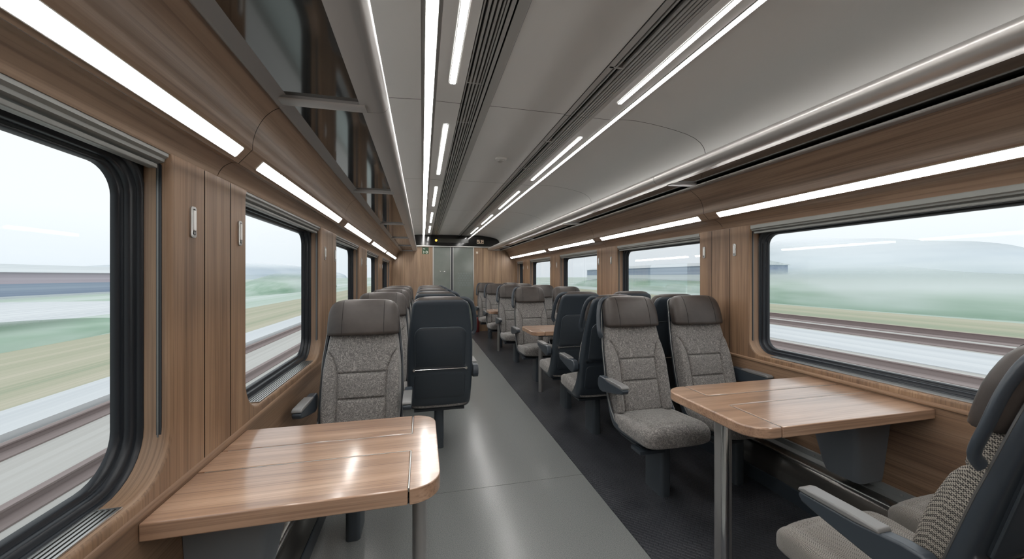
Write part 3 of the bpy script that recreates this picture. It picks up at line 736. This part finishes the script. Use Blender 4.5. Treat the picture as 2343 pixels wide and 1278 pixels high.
def backrest_mesh(mat):
    """padded front with bolsters, stitched seams"""
    m = MB(); U, V = 76, 96; z0, z1 = .435, 1.015; rings = []
    for j in range(V+1):
        z = lerp(z0, z1, j/V); yb = back_y(max(z,.43)) - .012
        w = interp([(.40,.208),(.6,.222),(.80,.220),(.93,.206),(1.02,.190)], z)
        xb = interp([(.40,.138),(.72,.136),(.80,.142),(.87,.165),(.93,.215),(1.02,.30)], z)
        row = []
        for i in range(U+1):
            u = -1+2*i/U; x = u*w; ax = abs(x)
            d = .070 + .028*sstep(xb, xb+.035, ax)*(1-sstep(.72,1.0,z))
            d -= .014*math.exp(-((ax-xb)/.005)**2)
            if ax < xb:
                for zs in (.638,.780): d -= .016*math.exp(-((z-zs)/.005)**2)*(1-sstep(xb-.02, xb, ax))
                k = 0
                for a, b in ((.40,.638),(.638,.780)):
                    if a < z < b: k = math.sin(PI*(z-a)/(b-a))**.6
                d += .008*k*sstep(0, .03, xb-ax)
            edge = max(0., (abs(u)-.88)/.12); d *= math.sqrt(max(0., 1-edge**3))
            d *= sstep(z0-.02, z0+.03, z)*.5+.5
            row.append((x, yb-d, z))
        back = [(w*.84, yb-.002, z), (-w*.84, yb-.002, z)]
        rings.append(row + back)
    m.rings(rings, cap0=True, cap1=True)
    return m.mesh('backrest', mat, 60)
def headrest_mesh():
    m = MB(); rings = []; n = 64
    Z = [(.998,.200,.050),(1.004,.206,.056),(1.02,.208,.058),(1.06,.207,.060),(1.10,.206,.060),(1.13,.203,.058),(1.155,.197,.055),(1.175,.187,.050),(1.19,.171,.043),(1.199,.150,.035),(1.205,.120,.024),(1.207,.07,.012)]
    for z, hx, hy in Z:
        cy = back_y(min(z,1.16)) - .066 + (.012 if z > 1.16 else 0)*(z-1.16)/.04
        r = []
        for (x, y) in superring(hx, hy, 0, cy, n, 3.2):
            ax = abs(x); g = 0
            r.append((x, y+g, z))
        rings.append(r)
    m.rings(rings, cap0=True, cap1=True)
    return m.mesh('headrest', M['leather'], 60)
def head_seam_mesh(sd):
    m = MB()
    for s_ in (sd,):
        pts = []
        for z, hx, hy in [(1.003,.206,.056),(1.03,.208,.058),(1.06,.207,.060),(1.10,.206,.060),(1.13,.203,.058),(1.155,.197,.055),(1.175,.187,.050),(1.19,.171,.043),(1.199,.150,.035)]:
            cy = back_y(min(z,1.16)) - .066 + (.012 if z > 1.16 else 0)*(z-1.16)/.04
            x = .118
            y = cy - hy*max(0., 1-(x/hx)**3.2)**(1/3.2)
            pts.append((s_*x, y-.0002, z))
        m.tube(pts, .0016, 6)
    return m.mesh('seam', M['stitch'])
def cushion_mesh(mat):
    m = MB(); rings = []; n = 56
    # stations along y: (y, half width, z top, z bottom)
    S = [(-.262,.150,.415,.372),(-.259,.190,.432,.362),(-.250,.212,.449,.356),(-.232,.222,.463,.352),(-.205,.226,.471,.350),(-.16,.229,.472,.350),(-.10,.230,.466,.348),(0,.230,.458,.345),(.07,.228,.452,.345),(.125,.222,.448,.35),(.15,.205,.44,.36)]
    S = catmull(S, 3)
    for y, hw, zt, zb in S:
        r = []
        for (x, z) in superring(hw, (zt-zb)/2, 0, (zt+zb)/2, n, 4.):
            g = 0
            if z > (zt+zb)/2:
                g = -.006*math.exp(-((abs(x)-.172)/.006)**2) + .007*sstep(.17,.21,abs(x))*sstep(-.28,-.2,y) + (.006*(1-(x/.17)**2) if abs(x) < .17 else 0)
                g -= .006*math.exp(-((y+.205)/.007)**2)*(1 if abs(x) < .172 else 0)
            r.append((x, y, z+g))
        rings.append(r)
    m.rings(rings, cap0=True, cap1=True)
    return m.mesh('seat', mat, 60)
def leg_mesh():
    m = MB(); loop = rrect(-.036,.036,-.13,.05,.022,6)
    m.rings([[(x,y,z) for x,y in loop] for z in (0,.335)], cap0=True, cap1=True)
    return m.mesh('leg', M['legblue'], 40)
def beam_mesh():
    m = MB(); m.box(-.19,.19,-.16,.10,.316,.334); m.box(-.225,-.06,-.20,-.10,.312,.33)
    return m.mesh('seat_beam', M['shell2'])
def plane_frame(z, off):
    """point on the rear of the shell, off = distance behind it"""
    return (back_y(z)+off*.96, z-off*.25)
def tray_mesh():
    m = MB(); C = lambda a,b,h: (a,) + plane_frame(b, h)
    o1 = rrect(-.178,.178,.690,.985,(.02,.02,.055,.055),6); 
    def sub(lp): return lp
    i1 = rrect(-.172,.172,.696,.979,(.016,.016,.05,.05),6)
    m.rings([[C(a,b,.0) for a,b in o1],[C(a,b,.009) for a,b in o1],[C(a,b,.013) for a,b in i1]], cap1=True)
    return m.mesh('tray_table', M['shell2'], 40)
def tray_highlight_mesh():
    m = MB(); C = lambda a,b,h: (a,) + plane_frame(b, h)
    lp = rrect(-.180,.180,.690,.988,(.02,.02,.055,.055),6)
    pts = [C(a,b,.007) for a,b in lp[7+0:7+0]] 
    seq = lp[13:] + lp[:1]
    m.tube([C(a,b,.009) for a,b in lp[12:]] , .003, 6)
    return m.mesh('tray_edge_highlight', M['legblue'])  # lighter tube along the rim stands in for its highlight
def bar_mesh():
    m = MB(); y, z = plane_frame(.676, .012)
    m.tube([(-.185,y,z),(.185,y,z)], .0045, 10)
    for s in (-1,1): m.tube([(s*.188,y-.012,z),(s*.188,y+.008,z)], .010, 12)
    return m.mesh('tray_bar', M['chrome'])
def pocket_mesh():
    m = MB(); C = lambda a,b,h: (a,) + plane_frame(b, h)
    m.rings([[C(a,b,h) for a,b in rrect(-w,w,.44+e,.635-e,.03,5)] for w,e,h in ((.185,0,0),(.183,.002,.006),(.176,.01,.008))], cap1=True)
    return m.mesh('literature_pocket', M['shell2'], 40)
def arm_mesh(s):
    m = MB(); x0, x1 = (.243,.287) if s > 0 else (-.287,-.243)
    poly = [(.215,.655),(.195,.678),(.15,.680),(.05,.668),(-.06,.668),(-.105,.668),(-.113,.655),(-.101,.636),(-.03,.618),(.06,.598),(.155,.580),(.195,.585),(.218,.612)]
    m.prism(poly, x0, x1, lambda a,b,h: (h,a,b))
    return m.mesh('armrest', M['shell'], 40)
def pad_mesh(s):
    m = MB(); x0, x1 = (.240,.290) if s > 0 else (-.290,-.240)
    poly = [(.11,.672),(.105,.684),(.03,.686),(-.09,.686),(-.107,.680),(-.111,.668),(-.06,.6675),(.05,.6675)]
    m.prism(poly, x0, x1, lambda a,b,h: (h,a,b))
    return m.mesh('armrest_pad', M['armtop'], 40)
def handle_mesh(s):
    m = MB(); P = catmull([(s*.135,.335,1.188),(s*.180,.330,1.186),(s*.215,.318,1.160),(s*.236,.300,1.10),(s*.247,.280,1.02),(s*.248,.262,.955),(s*.232,.265,.925)], 4)
    m.tube(P, .017, 12, .010, up=(0,1,0)); return m.mesh('grab_handle', M['shell'], 60)
PM = {'shell': shell_mesh(), 'edge': edge_mesh(), 'head': headrest_mesh(), 'hseam1': head_seam_mesh(1), 'hseam-1': head_seam_mesh(-1), 'back': backrest_mesh(M['fabric']), 'cush': cushion_mesh(M['fabric']),
      'back2': backrest_mesh(M['tweed']), 'cush2': cushion_mesh(M['herring']),
      'leg': leg_mesh(), 'beam': beam_mesh(), 'tray': tray_mesh(), 'tedge': tray_highlight_mesh(), 'bar': bar_mesh(), 'pocket': pocket_mesh(),
      'arm1': arm_mesh(1), 'arm-1': arm_mesh(-1), 'pad1': pad_mesh(1), 'pad-1': pad_mesh(-1), 'hand1': handle_mesh(1), 'hand-1': handle_mesh(-1)}
def part(name, key, parent, bevel=0, seg=2):
    return link(name, PM[key], parent, bevel, seg)
def seat(x, y, away, label, arms, handle=0, group=None, close=False):
    t = thing('train_seat', label, 'seat', (x,y,0), PI if away else 0, group)
    sh = part('back_shell', 'shell', t); part('edge_trim', 'edge', sh)
    part('backrest', 'back2' if close else 'back', t); part('seat', 'cush2' if close else 'cush', t)
    hd = part('headrest', 'head', t); part('seam', 'hseam1', hd); part('seam', 'hseam-1', hd); part('leg', 'leg', t); part('seat_beam', 'beam', t)
    if away and not close or close:
        tr = part('tray_table', 'tray', t); part('tray_edge_highlight', 'tedge', tr); part('tray_bar', 'bar', t); part('literature_pocket', 'pocket', t)
    for s in arms:
        s2 = -s if away else s
        a = part('armrest', 'arm%d' % s2, t, .007, 3); part('armrest_pad', 'pad%d' % s2, a, .005, 3)
    if handle: part('grab_handle', 'hand%d' % (-handle if away else handle), t)
    return t
LXW, LXA, RXA, RXW = -.345, .13, 1.455, 2.005
GL, GR = 'seats left of the aisle', 'seats right of the aisle'
seat(LXW, 2.16, False, 'grey patterned seat with brown headrest facing the camera behind the left wood table', (-1,1), 0, GL)
seat(LXA, 3.02, True, 'seat showing its dark back shell and folded tray, first left of the aisle', (1,), 1, GL)
ORD = ['second', 'third', 'fourth', 'fifth']
for k, hy in enumerate((3.6,4.4,5.2,6.1)):
    seat(LXW, hy-.36, False, 'brown headrest seat along the left windows, %s seat from the left table' % ORD[k], (-1,), 0, GL)
    seat(LXA, hy+.40, True, 'seat facing away just left of the aisle, %s from the camera' % ORD[k], (1,), 1, GL)
seat(RXA, .83, True, 'close seat at the lower right with herringbone cushion, armrest and dark shell', (-1,), -1, GR, True)
seat(RXW, .83, True, 'window seat at the lower right, mostly hidden behind the nearest seat', (), 0, GR, True)
seat(RXA, 2.12, False, 'brown headrest aisle seat facing the camera at the near right table', (-1,), -1, GR)
seat(RXW, 2.12, False, 'brown headrest window seat facing the camera behind the near right table', (1,), 0, GR)
seat(RXA, 2.965, True, 'aisle seat facing away, back to back with the aisle seat at the right table', (-1,), -1, GR)
seat(RXW, 2.965, True, 'window seat facing away, back to back with the window seat at the right table', (), 0, GR)
seat(RXA, 3.60, True, 'aisle seat showing dark shell and folded tray before the second right table', (-1,), -1, GR)
seat(RXW, 3.60, True, 'window seat facing away beside the aisle seat before the second right table', (), 0, GR)
rows = [(4.68,'facing the camera behind the second right table'),(5.78,'one row beyond the seats at the second right table'),(7.05,'behind the farthest right table'),(8.15,'in the last right row by the end wall')]
for y, w in rows:
    seat(RXA, y, False, 'brown headrest aisle seat ' + w, (-1,), -1, GR)
    seat(RXW, y, False, 'brown headrest window seat ' + w, (1,), 0, GR)

# ------------------------------------------------------------------ tables
def table(s, X, ya, yb, length, uc, l0, l1, label, rc, post_u, post_y, wide, H=.74):
    """u runs from the wall to the aisle; leaves hinge along lines l0 and l1"""
    yc = (ya+yb)/2; t = thing('table', label, 'table', (X, yc, 0)); TH = .046
    C = lambda a,b,h: (-s*a, b-yc, h)
    G = .0022
    # central board with the aisle end
    m = MB(); R = rc; n = 8
    pts = [(0,l0+G),(uc+G,l0+G),(uc+G,ya)] + [(length-R+R*math.sin(q), ya+R-R*math.cos(q)) for q in [PI/2*k/n for k in range(n+1)]]
    pts += [(length-R+R*math.cos(q), yb-R+R*math.sin(q)) for q in [PI/2*k/n for k in range(n+1)]] + [(uc+G,yb),(uc+G,l1-G),(0,l1-G)]
    m.prism(pts, H-TH, H, C); m.build('tabletop', M['wood_table'], t, bevel=.007, seg=3)
    for (a,b) in ((ya,l0-G),(l1+G,yb)):
        m = MB(); m.prism([(0,a),(uc-G,a),(uc-G,b),(0,b)], H-TH, H, C); m.build('folding_leaf', M['wood_table'], t, bevel=.004, seg=3)
    m = MB(); m.prism([(.0,ya+.03),(length-.08,ya+.03),(length-.08,yb-.03),(.0,yb-.03)], H-TH-.012, H-TH+.002, C); m.build('underframe', M['shell2'], t)
    # hinge lines that catch the light
    m = MB()
    for l in (l0,l1): m.prism([(.02,l-.0016),(uc,l-.0016),(uc,l+.0016),(.02,l+.0016)], H-.012, H-.0008, C)
    m.prism([(uc-.0016,ya+.008),(uc+.0016,ya+.008),(uc+.0016,l0),(uc-.0016,l0)], H-.012, H-.0008, C); m.prism([(uc-.0016,l1),(uc+.0016,l1),(uc+.0016,yb-.008),(uc-.0016,yb-.008)], H-.012, H-.0008, C)
    m.build('hinge_line', M['alu'], t)
    m = MB()
    if wide: m.rings([[C(a,b,z) for a,b in rrect(post_u-.026,post_u+.026,post_y-.04,post_y+.04,.024,6)] for z in (0,H-TH-.01)], cap0=True, cap1=True)
    else: m.rings([[C(post_u+.024*math.cos(2*PI*k/20),post_y+.024*math.sin(2*PI*k/20),z) for k in range(20)] for z in (0,H-TH-.01)], cap0=True, cap1=True)
    po = m.build('post', M['steel_post'], t, bevel=0)
    if wide:
        m = MB(); m.rings([[C(post_u+.02+.017*math.cos(2*PI*k/18),post_y-.034+.017*math.sin(2*PI*k/18),z) for k in range(18)] for z in (0,H-TH-.01)], cap0=True, cap1=True)
        m.build('round_tube', M['chrome'], po)
    # wedge shaped wall bracket
    m = MB()
    def ringb(z, u, hy): return [C(a,b,z) for a,b in rrect(0,u,yc-hy,yc+hy,(.004,.03,.03,.004),5)]
    m.rings([ringb(H-TH-.012,.30,.15), ringb(H-TH-.035,.285,.145), ringb(H-TH-.06,.24,.125), ringb(.34,.175,.092), ringb(.30,.16,.086)], cap0=True, cap1=True)
    m.build('wall_bracket', M['bracket'], t, angle=30)
table(-1, XL, 1.105, 1.685, .735, .642, 1.352, 1.497, 'near wood table at the left windows with steel post', .088, .67, 1.36, False)
table(1, XR, 1.205, 1.785, 1.02, .88, 1.47, 1.615, 'near wood table at the right windows with wide steel post', .10, .93, 1.46, True)
table(1, XR, 3.90, 4.43, 1.12, .98, 4.09, 4.24, 'second wood table on the right, beyond the dark shelled seat', .08, .95, 4.16, False)
table(1, XR, 6.38, 6.80, 1.16, 1.02, 6.52, 6.66, 'farthest wood table on the right, a small tan patch between the rear seats', .08, .95, 6.6, False)

# ------------------------------------------------------------------ outside, along the track
GZ = -1.05
def band(name, x0, x1, z, mat, label, cat, kind='stuff', h=0, ya=-60, yb=160):
    m = MB(); m.box(min(x0,x1), max(x0,x1), ya, yb, z-.3, z+h); o = m.build(name, M[mat]); tag(o, label, cat, None, kind); return o
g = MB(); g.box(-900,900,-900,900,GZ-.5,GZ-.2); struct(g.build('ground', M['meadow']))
band('ballast', 2.9, 13.3, GZ, 'ballast', 'pale ballast bed of the near tracks outside the right windows', 'ballast')
band('ballast', 16.8, 22., GZ, 'ballast', 'pale ballast bed of the far track outside the right windows', 'ballast')
band('ballast', -5.9, -2.2, GZ, 'ballast', 'pale ballast bed of the track outside the left windows', 'ballast')
def rail(x, label, w=.16, h=.14): 
    m = MB(); z = GZ
    m.extr([(x-w,z),(x-w,z+.02),(x-.03,z+.05),(x-.03,z+h-.03),(x-.05,z+h-.02),(x-.05,z+h),(x+.05,z+h),(x+.05,z+h-.02),(x+.03,z+h-.03),(x+.03,z+.05),(x+w,z+.02),(x+w,z)], -60, 160)
    tag(m.build('track_rail', M['rail']), label, 'rail', 'rails outside the windows')
rail(-4.0, 'rail outside the left windows, nearest the train'); rail(-5.5, 'rail outside the left windows, beside the concrete edge', .2)
band('concrete_edge', -7.0, -5.95, GZ, 'concrete', 'pale concrete platform edge outside the left windows', 'concrete edge', None, .10)
band('verge', -12.8, -7.0, GZ, 'verge', 'dry grass verge outside the left windows', 'grass')
rail(8.8, 'rail outside the right windows, nearest the train', .2); rail(11.8, 'rail outside the right windows, second from the train', .3, .2)
band('concrete_edge', 13.3, 16.8, GZ, 'concrete', 'pale concrete strip outside the right windows', 'concrete edge', None, .02)
rail(17.6, 'rail outside the right windows, third from the train', .4, .2); rail(20.2, 'rail outside the right windows, farthest from the train', .5, .25)
band('verge', 22., 30., GZ-.02, 'verge', 'dry grass verge outside the right windows', 'grass')
band('road', -44, -21, GZ-.195, 'concrete', 'pale road beyond the left hedge', 'road', None, 0, -60, 48)
def hedge(x, y0, y1, w, h, label, mat='hedge', seed=1, cat='hedge', name='hedge'):
    rnd = random.Random(seed); m = MB(); N = 60; rings = []
    ph = [rnd.uniform(0,6.28) for _ in range(6)]
    for k in range(N+1):
        y = lerp(y0,y1,k/N); t = k/N; e = math.sin(PI*t)**.6 if 0 < t < 1 else 0.02
        hh = h*e*(1+.13*math.sin(t*9+ph[0])+.03*math.sin(t*21+ph[1]))
        rings.append([(x+w*math.cos(q)*e, y, GZ-.3+hh*math.sin(q)**.8) for q in [PI*j/14 for j in range(15)]])
    m.rings(rings, closed=False); tag(m.build(name, M[mat], recalc=False), label, cat)
hedge(-15.4, -8, 26, 2.2, 1.2, 'low green hedge beyond the left verge', seed=2)
hedge(-24., 52, 110, 5, 3.1, 'green bushes seen through the second left window', seed=5)
hedge(38., 2, 44, 5, 3.7, 'green hedge in the nearest right window', seed=3)
hedge(46., 30, 110, 5, 2.4, 'long green hedge far out on the right', seed=4)
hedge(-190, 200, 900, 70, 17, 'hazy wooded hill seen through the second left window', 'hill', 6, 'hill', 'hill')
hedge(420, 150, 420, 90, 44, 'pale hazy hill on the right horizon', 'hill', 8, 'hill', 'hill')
def shed(x0, x1, y0, y1, h, bands, label, s):
    t = thing('building', label, 'building', ((x0+x1)/2,(y0+y1)/2,GZ-.3)); L = Vector(t.location)
    z = GZ-.3
    for nm, hh, mt in bands:
        m = MB(); m.box(x0,x1,y0,y1,z,z+hh); z += hh; m.v = [tuple(Vector(v)-L) for v in m.v]; m.build(nm, M[mt], t)
    m = MB(); m.prism([(x0-.6,z),(x1+.6,z),((x0+x1)/2,z+1.2)], y0-.5, y1+.5, lambda a,b,c: (a,c,b)); m.v = [tuple(Vector(v)-L) for v in m.v]; m.build('roof', M['pale'], t)
shed(-62,-48,-30,115,4, [('plinth',.3,'pale'),('lower_wall',1.5,'blueg'),('upper_wall',1.4,'mauve')], 'long low mauve and blue shed beyond the left meadow', -1)
shed(70,84,70,150,6, [('wall',3.2,'pale'),('upper_wall',2.2,'blueg')], 'pale blue grey shed beyond the right hedge', 1)
m = MB(); m.tube([(-6.,-60,5.6),(-6.,160,5.6)], .02, 6); tag(m.build('overhead_wire', M['wire']), 'thin overhead wire in the sky outside the left windows', 'wire')

# ------------------------------------------------------------------ sky
w = bpy.data.worlds.new('overcast sky'); SC.world = w; w.use_nodes = True
nt = w.node_tree; nt.nodes.clear()
out = nt.nodes.new('ShaderNodeOutputWorld'); bg = nt.nodes.new('ShaderNodeBackground')
tc = nt.nodes.new('ShaderNodeTexCoord'); sp = nt.nodes.new('ShaderNodeSeparateXYZ'); rp = nt.nodes.new('ShaderNodeValToRGB')
nt.links.new(tc.outputs['Generated'], sp.inputs[0]); nt.links.new(sp.outputs['Z'], rp.inputs['Fac'])
e = rp.color_ramp.elements; e[0].position = 0.; e[0].color = (.80,.86,.92,1); e[1].position = .5; e[1].color = (.95,.98,1,1)
k = e.new(.12); k.color = (.93,.96,.99,1)
nt.links.new(rp.outputs['Color'], bg.inputs['Color']); bg.inputs['Strength'].default_value = 1.12
nt.links.new(bg.outputs[0], out.inputs['Surface'])

SC.view_settings.view_transform = 'Standard'; SC.view_settings.look = 'None'
SC.view_settings.exposure = 0; SC.view_settings.gamma = 1
SC.cycles.use_denoising = True
SC.cycles.max_bounces = 10; SC.cycles.transparent_max_bounces = 12
SC.cycles.sample_clamp_indirect = 6
